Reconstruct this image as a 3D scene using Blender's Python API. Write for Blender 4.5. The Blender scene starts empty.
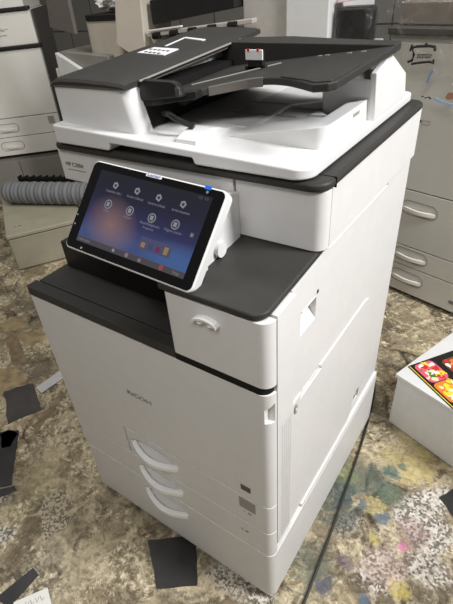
import bpy, bmesh, math, random
from mathutils import Vector, Matrix
C = bpy.context.scene.collection
R = math.radians
random.seed(7)
W, D = 0.587, 0.65

# ------------------------------------------------------------------ materials
def lin(c):
    return tuple(((x / 12.92) if x <= 0.04045 else ((x + 0.055) / 1.055) ** 2.4) for x in c)
def mat(name, rgb, rough=0.45, metal=0.0, var=0.05, scale=30.0, bump=0.0, spec=0.4, alpha=None, emit=None, estr=1.0, coat=0.0):
    """procedural principled material; rgb is an sRGB 0..1 surface colour with slight noise variation"""
    m = bpy.data.materials.new(name); m.use_nodes = True
    nt = m.node_tree; b = nt.nodes['Principled BSDF']
    tc = nt.nodes.new('ShaderNodeTexCoord'); nz = nt.nodes.new('ShaderNodeTexNoise')
    nz.inputs['Scale'].default_value = scale; nz.inputs['Detail'].default_value = 4
    nt.links.new(tc.outputs['Object'], nz.inputs['Vector'])
    rp = nt.nodes.new('ShaderNodeValToRGB')
    c = lin(rgb)
    rp.color_ramp.elements[0].position = 0.3; rp.color_ramp.elements[1].position = 0.7
    rp.color_ramp.elements[0].color = tuple(x * (1 - var) for x in c) + (1,)
    rp.color_ramp.elements[1].color = tuple(min(1, x * (1 + var)) for x in c) + (1,)
    nt.links.new(nz.outputs['Fac'], rp.inputs['Fac'])
    nt.links.new(rp.outputs['Color'], b.inputs['Base Color'])
    b.inputs['Roughness'].default_value = rough; b.inputs['Metallic'].default_value = metal
    b.inputs['Specular IOR Level'].default_value = spec
    b.inputs['Coat Weight'].default_value = coat
    if alpha is not None: b.inputs['Alpha'].default_value = alpha
    if emit:
        b.inputs['Emission Color'].default_value = lin(emit) + (1,); b.inputs['Emission Strength'].default_value = estr
    if bump:
        bp = nt.nodes.new('ShaderNodeBump'); bp.inputs['Strength'].default_value = bump; bp.inputs['Distance'].default_value = 0.002
        n2 = nt.nodes.new('ShaderNodeTexNoise'); n2.inputs['Scale'].default_value = scale * 12
        nt.links.new(tc.outputs['Object'], n2.inputs['Vector'])
        nt.links.new(n2.outputs['Fac'], bp.inputs['Height']); nt.links.new(bp.outputs['Normal'], b.inputs['Normal'])
    return m
M = {}
M['white'] = mat('white_plastic', (.868, .86, .852), .42, var=.02, bump=.04, spec=.35)
M['lidwhite'] = mat('lid_plastic', (.875, .87, .865), .38, var=.02, spec=.4)
M['charcoal'] = mat('charcoal_plastic', (.215, .208, .198), .5, var=.06, bump=.1, spec=.25)
M['black'] = mat('black_plastic', (.13, .125, .12), .4, var=.08, spec=.35)
M['gapblack'] = mat('dark_gap', (.09, .085, .08), .7, var=.05, spec=.2)
M['gloss'] = mat('gloss_black_glass', (.035, .035, .04), .12, var=.02, spec=.5)
M['grey'] = mat('mid_grey_plastic', (.60, .58, .55), .5, var=.04)
M['palegrey'] = mat('pale_grey_plastic', (.78, .775, .77), .5, var=.03)
M['ink'] = mat('grey_ink', (.36, .34, .33), .6, var=.05)
M['inkblack'] = mat('black_ink', (.10, .10, .10), .6, var=.05)
M['handlelit'] = mat('lit_white_handle', (.97, .965, .96), .25, metal=.0, var=.03, spec=.6)  # whiter than the panels: light caught from above is put in the colour
M['seam'] = mat('light_grey_grille', (.76, .755, .75), .7, var=.03)
M['label'] = mat('white_label', (.90, .90, .90), .5, var=.04)
M['blueink'] = mat('blue_ink', (.16, .25, .62), .5, var=.03)
M['bluetab'] = mat('blue_tab', (.10, .42, .85), .4, var=.03)
M['red'] = mat('red_plastic', (.72, .12, .12), .4, var=.05)
M['oldwhite'] = mat('aged_white_plastic', (.86, .845, .81), .45, var=.04, scale=6, bump=.05)
M['oldgrey'] = mat('aged_grey_plastic', (.52, .505, .475), .5, var=.06, scale=8)
M['putty'] = mat('putty_plastic', (.77, .76, .725), .45, var=.04, scale=6)
M['beige'] = mat('beige_plastic', (.78, .745, .69), .5, var=.05, scale=8)
M['boxgrey'] = mat('dusty_box_plastic', (.60, .575, .50), .6, var=.08, scale=9, bump=.08)
M['smallwhite'] = mat('small_box_plastic', (.82, .815, .805), .45, var=.03)
M['taupe'] = mat('taupe_plastic', (.50, .47, .43), .4, var=.08)
M['framegrey'] = mat('frame_grey_plastic', (.40, .38, .36), .45, var=.06)
M['insetgrey'] = mat('inset_grey_plastic', (.70, .68, .65), .4, var=.06)
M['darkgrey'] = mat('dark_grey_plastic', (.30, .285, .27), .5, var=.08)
M['brown'] = mat('brown_ink', (.55, .47, .25), .6, var=.05)
M['pinkpaper'] = mat('pink_paper', (.78, .66, .68), .6, var=.06, scale=12)
M['paper'] = mat('paper', (.88, .87, .84), .6, var=.04, scale=12)
M['rubber'] = mat('rubber_cable', (.17, .165, .155), .55, var=.1)
M['steel'] = mat('brushed_steel', (.86, .86, .86), .3, metal=.4, var=.05)
M['steeldark'] = mat('dark_end_steel', (.40, .39, .38), .35, metal=.7, var=.1)

def ribs_mat():
    m = mat('ribbed_grey_sleeve', (.45, .45, .455), .7, var=.06)
    nt = m.node_tree; b = nt.nodes['Principled BSDF']
    tc = nt.nodes.new('ShaderNodeTexCoord'); w = nt.nodes.new('ShaderNodeTexWave'); w.inputs['Scale'].default_value = 12
    w.bands_direction = 'X'
    bp = nt.nodes.new('ShaderNodeBump'); bp.inputs['Strength'].default_value = .4; bp.inputs['Distance'].default_value = .01
    nt.links.new(tc.outputs['Object'], w.inputs['Vector']); nt.links.new(w.outputs['Fac'], bp.inputs['Height'])
    nt.links.new(bp.outputs['Normal'], b.inputs['Normal']); return m
M['ribs'] = ribs_mat()

def plastic_film():
    m = bpy.data.materials.new('clear_plastic_film'); m.use_nodes = True
    nt = m.node_tree; nt.nodes.clear()
    out = nt.nodes.new('ShaderNodeOutputMaterial'); mix = nt.nodes.new('ShaderNodeMixShader')
    tr = nt.nodes.new('ShaderNodeBsdfTransparent'); tr.inputs[0].default_value = (.93, .92, .91, 1)
    gl = nt.nodes.new('ShaderNodeBsdfGlossy'); gl.inputs['Roughness'].default_value = .16; gl.inputs[0].default_value = (.9, .9, .9, 1)
    df = nt.nodes.new('ShaderNodeBsdfTranslucent'); df.inputs[0].default_value = (.8, .79, .77, 1)
    m2 = nt.nodes.new('ShaderNodeMixShader'); m2.inputs[0].default_value = .45
    lw = nt.nodes.new('ShaderNodeLayerWeight'); lw.inputs[0].default_value = .35
    mm = nt.nodes.new('ShaderNodeMath'); mm.operation = 'MULTIPLY_ADD'; mm.inputs[1].default_value = .32; mm.inputs[2].default_value = .04
    tc = nt.nodes.new('ShaderNodeTexCoord'); nz = nt.nodes.new('ShaderNodeTexNoise'); nz.inputs['Scale'].default_value = 14; nz.inputs['Detail'].default_value = 6; nz.inputs['Distortion'].default_value = 1.5
    bp = nt.nodes.new('ShaderNodeBump'); bp.inputs['Strength'].default_value = .8; bp.inputs['Distance'].default_value = .03
    nt.links.new(tc.outputs['Object'], nz.inputs['Vector']); nt.links.new(nz.outputs['Fac'], bp.inputs['Height'])
    nt.links.new(bp.outputs['Normal'], gl.inputs['Normal'])
    nt.links.new(lw.outputs['Facing'], mm.inputs[0]); nt.links.new(mm.outputs[0], mix.inputs[0])
    nt.links.new(gl.outputs[0], m2.inputs[1]); nt.links.new(df.outputs[0], m2.inputs[2])
    nt.links.new(tr.outputs[0], mix.inputs[1]); nt.links.new(m2.outputs[0], mix.inputs[2]); nt.links.new(mix.outputs[0], out.inputs[0])
    return m
M['film'] = plastic_film()

# ------------------------------------------------------------------ mesh helpers
def box(bm, x0, x1, y0, y1, z0, z1, mi=0):
    vs = [bm.verts.new(p) for p in ((x0,y0,z0),(x1,y0,z0),(x1,y1,z0),(x0,y1,z0),(x0,y0,z1),(x1,y0,z1),(x1,y1,z1),(x0,y1,z1))]
    for f in ((3,2,1,0),(4,5,6,7),(0,1,5,4),(1,2,6,5),(2,3,7,6),(3,0,4,7)):
        bm.faces.new([vs[i] for i in f]).material_index = mi
def area2(pts): return sum(pts[i][0]*pts[(i+1)%len(pts)][1]-pts[(i+1)%len(pts)][0]*pts[i][1] for i in range(len(pts)))
def prism(bm, pts, a, b, axis='z', mi=0):
    """extrude a 2-D outline from a to b along an axis; outline is (x,y), (x,z) or (y,z). a, b may be functions of the point"""
    fa = a if callable(a) else (lambda p: a); fb = b if callable(b) else (lambda p: b)
    mk = {'z': lambda p, h: (p[0], p[1], h), 'y': lambda p, h: (p[0], h, p[1]), 'x': lambda p, h: (h, p[0], p[1])}[axis]
    lo = [bm.verts.new(mk(p, fa(p))) for p in pts]; hi = [bm.verts.new(mk(p, fb(p))) for p in pts]
    n = len(pts); fs = [bm.faces.new(lo[::-1]), bm.faces.new(hi)]
    for i in range(n): fs.append(bm.faces.new((lo[i], lo[(i+1)%n], hi[(i+1)%n], hi[i])))
    for f in fs: f.material_index = mi
def rrect(x0, x1, y0, y1, r=(0,0,0,0), n=7):
    """rounded rectangle; radii for corners (x0y0, x1y0, x1y1, x0y1)"""
    if not isinstance(r, (tuple, list)): r = (r,)*4
    out = []
    for (cx, cy, sx, sy, a0), q in zip(((x0,y0,1,1,180),(x1,y0,-1,1,270),(x1,y1,-1,-1,0),(x0,y1,1,-1,90)), r):
        if q <= 0: out.append((cx, cy)); continue
        for i in range(n + 1):
            a = R(a0 + 90*i/n); out.append((cx + sx*q + q*math.cos(a), cy + sy*q + q*math.sin(a)))
    return out
def tube(bm, pts, r, n=8, mi=0, closed_ends=True, rz=None):
    rings = []; pts = [Vector(p) for p in pts]
    for i, p in enumerate(pts):
        t = (pts[min(i+1, len(pts)-1)] - pts[max(i-1, 0)]).normalized()
        u = t.cross(Vector((0,0,1)));  u = u.normalized() if u.length > 1e-4 else Vector((1,0,0))
        v = u.cross(t)
        rr = r[i] if isinstance(r, (list, tuple)) else r
        rings.append([bm.verts.new(p + rr*(math.cos(2*math.pi*k/n)*u + (rz or 1)*math.sin(2*math.pi*k/n)*v)) for k in range(n)])
    for a, b in zip(rings, rings[1:]):
        for k in range(n): bm.faces.new((a[k], a[(k+1)%n], b[(k+1)%n], b[k])).material_index = mi
    if closed_ends:
        bm.faces.new(rings[0][::-1]).material_index = mi; bm.faces.new(rings[-1]).material_index = mi
def smooth_path(pts, n=8):
    P = [Vector(p) for p in pts]; P = [2*P[0]-P[1]] + P + [2*P[-1]-P[-2]]; out = []
    for i in range(1, len(P)-2):
        for k in range(n):
            t = k/n; a, b, c, d = P[i-1], P[i], P[i+1], P[i+2]
            out.append(.5*((2*b) + (c-a)*t + (2*a-5*b+4*c-d)*t*t + (3*b-a-3*c+d)*t**3))
    out.append(P[-2]); return out
def obj(name, bm, mats, parent=None, bevel=0.0, seg=2, loc=None, rot=None, smooth=35):
    bmesh.ops.recalc_face_normals(bm, faces=bm.faces[:])
    me = bpy.data.meshes.new(name); bm.to_mesh(me); bm.free()
    for m in (mats if isinstance(mats, (list, tuple)) else [mats]): me.materials.append(m)
    if smooth:
        me.polygons.foreach_set('use_smooth', [True]*len(me.polygons)); me.set_sharp_from_angle(angle=R(smooth))
    o = bpy.data.objects.new(name, me); C.objects.link(o)
    if parent: o.parent = parent
    if loc: o.location = loc
    if rot: o.rotation_euler = rot
    if bevel:
        b = o.modifiers.new('bevel', 'BEVEL'); b.width = bevel; b.segments = seg; b.limit_method = 'ANGLE'; b.angle_limit = R(40); b.harden_normals = True
    return o
def cut(o, *fns):
    """cut shapes out of o: every fn fills a bmesh with one cutter. Result is baked into o's mesh."""
    for fn in fns:
        bm = bmesh.new(); fn(bm); bmesh.ops.recalc_face_normals(bm, faces=bm.faces[:])
        me = bpy.data.meshes.new('cutter'); bm.to_mesh(me); bm.free()
        for m in o.data.materials: me.materials.append(m)
        c = bpy.data.objects.new('cutter', me); C.objects.link(c)
        md = o.modifiers.new('cut', 'BOOLEAN'); md.operation = 'DIFFERENCE'; md.object = c; md.solver = 'EXACT'
        bev = [x for x in o.modifiers if x.type == 'BEVEL']
        saved = [(x.width, x.segments) for x in bev]
        for x in bev: o.modifiers.remove(x)
        bpy.context.view_layer.update()
        dg = bpy.context.evaluated_depsgraph_get(); new = bpy.data.meshes.new_from_object(o.evaluated_get(dg))
        o.modifiers.clear(); old = o.data; o.data = new; bpy.data.objects.remove(c); bpy.data.meshes.remove(me)
        new.polygons.foreach_set('use_smooth', [True]*len(new.polygons)); new.set_sharp_from_angle(angle=R(35))
        for w, s in saved:
            b = o.modifiers.new('bevel', 'BEVEL'); b.width = w; b.segments = s; b.limit_method = 'ANGLE'; b.angle_limit = R(40); b.harden_normals = True
    return o
def text(name, s, size, m, parent, mtx, depth=.0003, align='LEFT', width=None):
    cu = bpy.data.curves.new(name, 'FONT'); cu.body = s; cu.size = size; cu.extrude = depth; cu.align_x = align; cu.align_y = 'CENTER'
    t = bpy.data.objects.new(name, cu); C.objects.link(t); bpy.context.view_layer.update()
    dg = bpy.context.evaluated_depsgraph_get(); me = bpy.data.meshes.new_from_object(t.evaluated_get(dg))
    bpy.data.objects.remove(t); bpy.data.curves.remove(cu)
    xs = [v.co.x for v in me.vertices]
    if width and xs:
        k = width/(max(xs)-min(xs))
        for v in me.vertices: v.co.x *= k
    me.transform(mtx); me.materials.clear(); me.materials.append(m)
    o = bpy.data.objects.new(name, me); C.objects.link(o); o.parent = parent
    return o
def frame(O, ex, ey):
    ex = Vector(ex).normalized(); ey = Vector(ey).normalized(); n = ex.cross(ey)
    m = Matrix((ex, ey, n)).transposed().to_4x4(); m.translation = Vector(O); return m
def tag(o, label=None, cat=None, group=None, kind=None):
    if label: o['label'] = label
    if cat: o['category'] = cat
    if group: o['group'] = group
    if kind: o['kind'] = kind
    return o
def thing(name, label, cat, loc=(0,0,0), rz=0, group=None):
    o = bpy.data.objects.new(name, None); C.objects.link(o); o.location = loc; o.rotation_euler = (0,0,rz); o.empty_display_size = .1
    return tag(o, label, cat, group)
def B(*a, **k):
    bm = bmesh.new(); box(bm, *a, **k); return bm
def P(*a, **k):
    bm = bmesh.new(); prism(bm, *a, **k); return bm

# ------------------------------------------------------------------ floor
def floor_material():
    m = bpy.data.materials.new('worn_crazy_paving'); m.use_nodes = True
    nt = m.node_tree; L = nt.links; b = nt.nodes['Principled BSDF']
    tc = nt.nodes.new('ShaderNodeTexCoord'); V = tc.outputs['Object']
    def noise(scale, detail=5, dist=0.0, rough=.55):
        n = nt.nodes.new('ShaderNodeTexNoise'); n.inputs['Scale'].default_value = scale; n.inputs['Detail'].default_value = detail
        n.inputs['Distortion'].default_value = dist; n.inputs['Roughness'].default_value = rough; L.new(V, n.inputs['Vector']); return n
    def ramp(src, stops, const=False):
        r = nt.nodes.new('ShaderNodeValToRGB'); cr = r.color_ramp
        if const: cr.interpolation = 'CONSTANT'
        while len(cr.elements) < len(stops): cr.elements.new(.5)
        for e, (p, c) in zip(cr.elements, stops):
            e.position = p; e.color = (c, c, c, 1) if not isinstance(c, tuple) else lin(c) + (1,)
        L.new(src, r.inputs['Fac']); return r.outputs['Color']
    def mix(fac, a, c, mode='MIX'):
        x = nt.nodes.new('ShaderNodeMix'); x.data_type = 'RGBA'; x.blend_type = mode
        for s, v in ((x.inputs[0], fac), (x.inputs[6], a), (x.inputs[7], c)):
            if isinstance(v, (int, float)): s.default_value = v
            elif isinstance(v, tuple): s.default_value = lin(v) + (1,)
            else: L.new(v, s)
        return x.outputs[2]
    def math_(op, a, c=None):
        x = nt.nodes.new('ShaderNodeMath'); x.operation = op; x.use_clamp = False
        for s, v in ((x.inputs[0], a), (x.inputs[1], c)):
            if v is None: continue
            if isinstance(v, (int, float)): s.default_value = v
            else: L.new(v, s)
        return x.outputs[0]
    # warped coordinates for irregular stones
    wn = noise(3.2, 3); vm = nt.nodes.new('ShaderNodeVectorMath'); vm.operation = 'MULTIPLY_ADD'
    L.new(wn.outputs['Color'], vm.inputs[0]); vm.inputs[1].default_value = (.22, .22, 0); L.new(V, vm.inputs[2])
    vo = nt.nodes.new('ShaderNodeTexVoronoi'); vo.inputs['Scale'].default_value = 6.5; L.new(vm.outputs[0], vo.inputs['Vector'])
    ve = nt.nodes.new('ShaderNodeTexVoronoi'); ve.feature = 'DISTANCE_TO_EDGE'; ve.inputs['Scale'].default_value = 6.5; L.new(vm.outputs[0], ve.inputs['Vector'])
    sp = nt.nodes.new('ShaderNodeSeparateColor'); L.new(vo.outputs['Color'], sp.inputs[0])
    stone = ramp(sp.outputs[0], [(0, (.42,.35,.25)), (.2, (.62,.54,.40)), (.4, (.70,.63,.50)), (.55, (.52,.45,.35)), (.75, (.76,.68,.50)), (.9, (.50,.46,.40)), (1, (.40,.34,.27))])
    n1 = noise(20, 12, .7, .8); n2 = noise(60, 10, .5, .8); n3 = noise(9, 12, 1.2, .8)
    col = mix(.5, stone, ramp(n1.outputs['Fac'], [(.38, (.22,.18,.12)), (.47, (.47,.41,.31)), (.53, (.64,.57,.44)), (.61, (.88,.81,.64))]))
    col = mix(ramp(n2.outputs['Fac'], [(.50, 0), (.66, .75)]), col, (.30,.25,.18))
    # smeared pale cement patches and trowel scratches
    smear = ramp(n3.outputs['Fac'], [(.485, 0), (.515, 1)])
    fine = ramp(n2.outputs['Fac'], [(.40, 1), (.53, 0)])
    col = mix(math_('MULTIPLY', math_('MULTIPLY', smear, fine), 1.0), col, (.97, .91, .76))
    mp = nt.nodes.new('ShaderNodeMapping'); mp.inputs['Rotation'].default_value = (0, 0, R(62)); mp.inputs['Scale'].default_value = (4, 18, 1); L.new(V, mp.inputs['Vector'])
    sc = nt.nodes.new('ShaderNodeTexNoise'); sc.inputs['Scale'].default_value = 2.0; sc.inputs['Detail'].default_value = 8; sc.inputs['Distortion'].default_value = 3.0; sc.inputs['Roughness'].default_value = .7; L.new(mp.outputs[0], sc.inputs['Vector'])
    col = mix(math_('MULTIPLY', ramp(sc.outputs['Fac'], [(.56, 0), (.64, 1)]), .5), col, (.90, .83, .68))
    fv = nt.nodes.new('ShaderNodeTexVoronoi'); fv.inputs['Scale'].default_value = 13; vm2 = nt.nodes.new('ShaderNodeVectorMath'); vm2.operation = 'MULTIPLY_ADD'
    L.new(n1.outputs['Color'], vm2.inputs[0]); vm2.inputs[1].default_value = (.10, .10, 0); L.new(V, vm2.inputs[2]); L.new(vm2.outputs[0], fv.inputs['Vector'])
    fs = nt.nodes.new('ShaderNodeSeparateColor'); L.new(fv.outputs['Color'], fs.inputs[0])
    col = mix(math_('MULTIPLY', ramp(fs.outputs[0], [(.70, 0), (.72, 1)]), math_('MULTIPLY', ramp(n2.outputs['Fac'], [(.38, 1), (.60, .15)]), .75)), col, (.90, .83, .67))
    col = mix(math_('MULTIPLY', ramp(fs.outputs[1], [(.76, 0), (.78, 1)]), .5), col, (.33, .28, .21))
    # cement joints between stones: rough, pale in places and dark in others
    joint = ramp(math_('ADD', ve.outputs['Distance'], math_('MULTIPLY', math_('SUBTRACT', n2.outputs['Fac'], .5), .10)), [(.012, 1), (.05, 0)])
    jc = ramp(noise(4, 3).outputs['Fac'], [(.44, (.25,.20,.14)), (.54, (.82,.75,.60))])
    col = mix(math_('MULTIPLY', math_('MULTIPLY', joint, .95), ramp(n1.outputs['Fac'], [(.42, 1), (.56, .25)])), col, jc)
    # chips of granite set in the floor
    cv = nt.nodes.new('ShaderNodeTexVoronoi'); cv.inputs['Scale'].default_value = 165; L.new(V, cv.inputs['Vector'])
    cs = nt.nodes.new('ShaderNodeSeparateColor'); L.new(cv.outputs['Color'], cs.inputs[0])
    cmix = math_('ADD', math_('MULTIPLY', cs.outputs[0], .6), math_('MULTIPLY', n2.outputs['Fac'], .5))
    chips = ramp(cmix, [(.30, (.14,.12,.11)), (.44, (.40,.35,.31)), (.54, (.76,.72,.65)), (.72, (.95,.92,.87))])
    sx = nt.nodes.new('ShaderNodeSeparateXYZ'); L.new(V, sx.inputs[0])
    dn = noise(34, 8, .6, .8); dn2 = noise(9, 5)
    def blob_mask(x, y, r, ry=None, a=0, edge=4.2):
        dx = math_('SUBTRACT', sx.outputs[0], x); dy = math_('SUBTRACT', sx.outputs[1], y)
        if ry:
            ca, sa = math.cos(a), math.sin(a)
            p = math_('ADD', math_('MULTIPLY', dx, ca), math_('MULTIPLY', dy, sa)); q = math_('SUBTRACT', math_('MULTIPLY', dy, ca*r/ry), math_('MULTIPLY', dx, sa*r/ry)); dx, dy = p, q
        d = math_('SQRT', math_('ADD', math_('MULTIPLY', dx, dx), math_('MULTIPLY', dy, dy)))
        d = math_('ADD', math_('DIVIDE', d, r), math_('MULTIPLY', math_('SUBTRACT', dn.outputs['Fac'], .5), edge))
        d = math_('ADD', d, math_('MULTIPLY', math_('SUBTRACT', dn2.outputs['Fac'], .5), 1.1))
        return ramp(math_('MULTIPLY', d, .4), [(.30, 1), (.44, 0)])
    for (x, y, r, ry, a, tint, s_) in CHIPS:
        col = mix(math_('MULTIPLY', blob_mask(x, y, r, ry, a, 2.0), s_), col, mix(.22, chips, tint))
    # paint splashes, plus dark blots painted as shade by the copier: centre x, y, radius, colour, strength
    for (x, y, r, c, s) in SPLASH_AND_SHADE: col = mix(math_('MULTIPLY', blob_mask(x, y, r), math_('MULTIPLY', ramp(n2.outputs['Fac'], [(.40, 1), (.62, .35)]), s)), col, c)
    hs = nt.nodes.new('ShaderNodeHueSaturation'); hs.inputs['Saturation'].default_value = .9; hs.inputs['Value'].default_value = .88; L.new(col, hs.inputs['Color'])
    L.new(hs.outputs[0], b.inputs['Base Color'])
    rr = ramp(noise(14, 4).outputs['Fac'], [(.3, .35), (.7, .75)]); L.new(rr, b.inputs['Roughness']); b.inputs['Specular IOR Level'].default_value = .35
    bp = nt.nodes.new('ShaderNodeBump'); bp.inputs['Strength'].default_value = .55; bp.inputs['Distance'].default_value = .006
    h = math_('ADD', math_('MULTIPLY', fine, .25), math_('ADD', math_('MULTIPLY', smear, .5), math_('MULTIPLY', noise(60, 6).outputs['Fac'], .6)))
    h = math_('ADD', h, math_('MULTIPLY', joint, -.5))
    L.new(h, bp.inputs['Height']); L.new(bp.outputs['Normal'], b.inputs['Normal'])
    return m
YEL=(.80,.71,.42); TEAL=(.16,.42,.42); BLU=(.34,.46,.56); PNK=(.80,.42,.58); GRN=(.40,.50,.40); PUR=(.42,.34,.44)
CHIPS = [(.815,.44,.095,.045,1.0,(.80,.77,.73),.9), (.85,.37,.07,.06,.8,(.86,.82,.76),.9), (.775,.215,.075,.05,1.2,(.74,.62,.54),.85), (.50,-.01,.10,.035,.15,(.80,.76,.66),.85), (-.14,-.27,.05,.03,.7,(.66,.64,.58),.8), (.87,.27,.06,.04,.3,(.80,.74,.66),.8), (.70,.60,.05,.04,0,(.60,.56,.48),.5), (-.25,-.20,.05,.03,.8,(.6,.56,.48),.6), (.66,.27,.05,.03,1.1,(.74,.68,.58),.5), (-.66,.10,.06,.03,.6,(.55,.52,.47),.6)]
SPLASH_AND_SHADE = [(.735,.56,.085,YEL,.75), (.765,.53,.05,(.86,.79,.52),.7), (.660,.44,.07,(.30,.42,.40),.7), (.63,.30,.06,(.16,.30,.32),.8), (.625,.13,.06,(.36,.44,.40),.65),  # dark teal blots next to the copier are paint plus painted shade
          (.605,.36,.045,(.20,.36,.38),.75), (.60,.42,.03,(.52,.60,.36),.6), (.714,.494,.022,TEAL,.95), (.729,.531,.016,TEAL,.95), (.729,.42,.032,GRN,.85), (.698,.365,.03,(.80,.74,.46),.9),
          (.676,.355,.014,BLU,.95), (.733,.336,.018,BLU,.9), (.742,.352,.012,BLU,.9), (.803,.295,.014,(.90,.45,.68),1), (.694,.18,.022,PUR,.85), (.674,.103,.024,(.40,.42,.52),.85),
          (.809,.336,.04,(.62,.46,.44),.7), (.738,.275,.018,(.84,.76,.36),.85), (.828,.189,.022,(.86,.78,.34),.85), (.763,.121,.014,BLU,.95), (.776,.235,.055,(.76,.62,.56),.5), (.50,-.06,.04,(.66,.58,.44),.4),
          (.70,.02,.05,(.56,.50,.42),.5), (.41,-.15,.010,(.20,.45,.60),.9), (-.22,-.07,.07,(.82,.75,.57),.6), (.02,-.20,.06,(.86,.80,.66),.5), (-.93,.60,.22,(.28,.23,.20),.65), (-.60,.20,.10,(.36,.29,.22),.5), (-.35,.30,.12,(.32,.26,.20),.5),  # large dark brown blots paint the copier's shadow on the left floor
          (-.95,.30,.08,(.58,.49,.36),.5)]
bm = bmesh.new(); bmesh.ops.create_grid(bm, x_segments=8, y_segments=8, size=1)
for v in bm.verts: v.co = Vector((v.co.x*3.6 - .8, v.co.y*3.2 + 1.0, 0))
floor = tag(obj('floor', bm, floor_material(), smooth=0), kind='structure')

def chips_mat(name, dark, light, scale, thr=.5):
    m = mat(name, light, .6, var=.1, scale=20, bump=.3)
    nt = m.node_tree; b = nt.nodes['Principled BSDF']; tc = nt.nodes.new('ShaderNodeTexCoord')
    vo = nt.nodes.new('ShaderNodeTexVoronoi'); vo.inputs['Scale'].default_value = scale; nt.links.new(tc.outputs['Object'], vo.inputs['Vector'])
    s = nt.nodes.new('ShaderNodeSeparateColor'); nt.links.new(vo.outputs['Color'], s.inputs[0])
    r = nt.nodes.new('ShaderNodeValToRGB'); r.color_ramp.interpolation = 'CONSTANT'
    r.color_ramp.elements[0].color = lin(dark) + (1,); r.color_ramp.elements[1].position = thr*.6
    mid = tuple((a+c)/2 for a, c in zip(dark, light)); r.color_ramp.elements[1].color = lin(mid) + (1,)
    e = r.color_ramp.elements.new(thr); e.color = lin(light) + (1,)
    nt.links.new(s.outputs[0], r.inputs['Fac']); nt.links.new(r.outputs['Color'], b.inputs['Base Color']); return m
M['tileblack'] = mat('black_floor_tile', (.17, .165, .165), .4, var=.25, scale=14, bump=.2)
M['slate'] = mat('scuffed_slate', (.27, .255, .25), .45, var=.35, scale=9, bump=.4)
M['granite'] = chips_mat('grey_granite_chip', (.40,.37,.31), (.70,.65,.55), 210, .5)
M['granitew'] = chips_mat('white_granite_chip', (.26,.23,.22), (.84,.81,.76), 120, .42)
M['granitep'] = chips_mat('pinkish_granite_chip', (.34,.27,.25), (.76,.66,.58), 110, .4)
M['creamstone'] = mat('cream_stone', (.82, .74, .54), .6, var=.12, scale=18, bump=.4)
M['tanstone'] = mat('tan_stone', (.58, .49, .36), .6, var=.16, scale=12, bump=.4)
M['tanstone2'] = mat('pale_tan_stone', (.68, .58, .40), .6, var=.16, scale=12, bump=.4)
def ragged(pts, n=6, amp=.005):
    out = []
    for i in range(len(pts)):
        a, c = Vector(pts[i]), Vector(pts[(i+1) % len(pts)])
        k = max(2, int((c-a).length / .02))
        for j in range(k):
            p = a.lerp(c, j/k); out.append((p.x + random.uniform(-amp, amp), p.y + random.uniform(-amp, amp)))
    return out
def inlay(name, label, m, pts, amp=.004, h=.0022):
    if area2(pts) < 0: pts = pts[::-1]
    o = obj(name, P(ragged(pts, amp=amp), -.004, h), M[m], floor, smooth=0); o['label'] = label; return o
inlay('black_tile', 'matt black square tile set in the floor in front of the copier', 'tileblack', [(.227,-.052),(.332,.028),(.412,-.07),(.329,-.132)], .0015)
inlay('black_tile', 'narrow black strip tile in the near left corner of the floor', 'tileblack', [(-.005,-.375),(.015,-.275),(.044,-.278),(.043,-.373)], .001)
inlay('black_tile', 'black tile cut by the left picture edge', 'tileblack', [(-.485,-.063),(-.417,-.007),(-.251,-.154),(-.291,-.191)], .002)
inlay('black_tile', 'short black tile sliver below the black tile at the left edge', 'tileblack', [(-.282,-.197),(-.239,-.151),(-.219,-.158),(-.255,-.215)], .002)
inlay('granite_tile', 'speckled grey granite tile in the tan floor at lower left', 'granite', [(-.137,-.119),(-.093,-.071),(.005,-.146),(-.026,-.22)])
inlay('slate_tile', 'scuffed dark slate tile beside the steel strip', 'slate', [(-.628,.077),(-.568,.167),(-.424,.094),(-.476,-.011)])
M['flagdark'] = mat('worn_flagstone', (.50, .43, .33), .6, var=.38, scale=30, bump=.5)
M['flagpale'] = mat('pale_worn_flagstone', (.60, .53, .40), .6, var=.34, scale=26, bump=.5)
for pts, m, l in (([(-.921,.278),(-.903,.328),(-.68,.232),(-.73,.19)], 'flagdark', 'long narrow brown flagstone left of the copier'), ([(-.892,.326),(-.819,.407),(-.746,.361),(-.773,.286)], 'flagpale', 'pale flagstone touching the copier corner'),
               ([(-1.012,.325),(-1.028,.384),(-.962,.438),(-.884,.379),(-.945,.305)], 'flagpale', 'pale flagstone farthest up the left side'), ([(-.80,.13),(-.685,.182),(-.605,.176),(-.604,.091),(-.66,.04)], 'flagpale', 'pale rounded flagstone just above the slate tile'),
               ([(-.388,.026),(-.436,.202),(-.398,.195),(-.354,.022)], 'flagdark', 'narrow brown flagstone below the steel strip')):
    inlay('flagstone', l, m, pts, .006, .0012)
inlay('slate_tile', 'small black slate chip nearest the slate tile', 'tileblack', [(-.459,-.052),(-.452,-.028),(-.402,-.018),(-.382,-.069),(-.403,-.09)])
inlay('black_tile', 'dark tile at the right edge under the small white cabinet', 'tileblack', [(.846,.485),(.876,.545),(.94,.50),(.897,.44)], .003)

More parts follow.
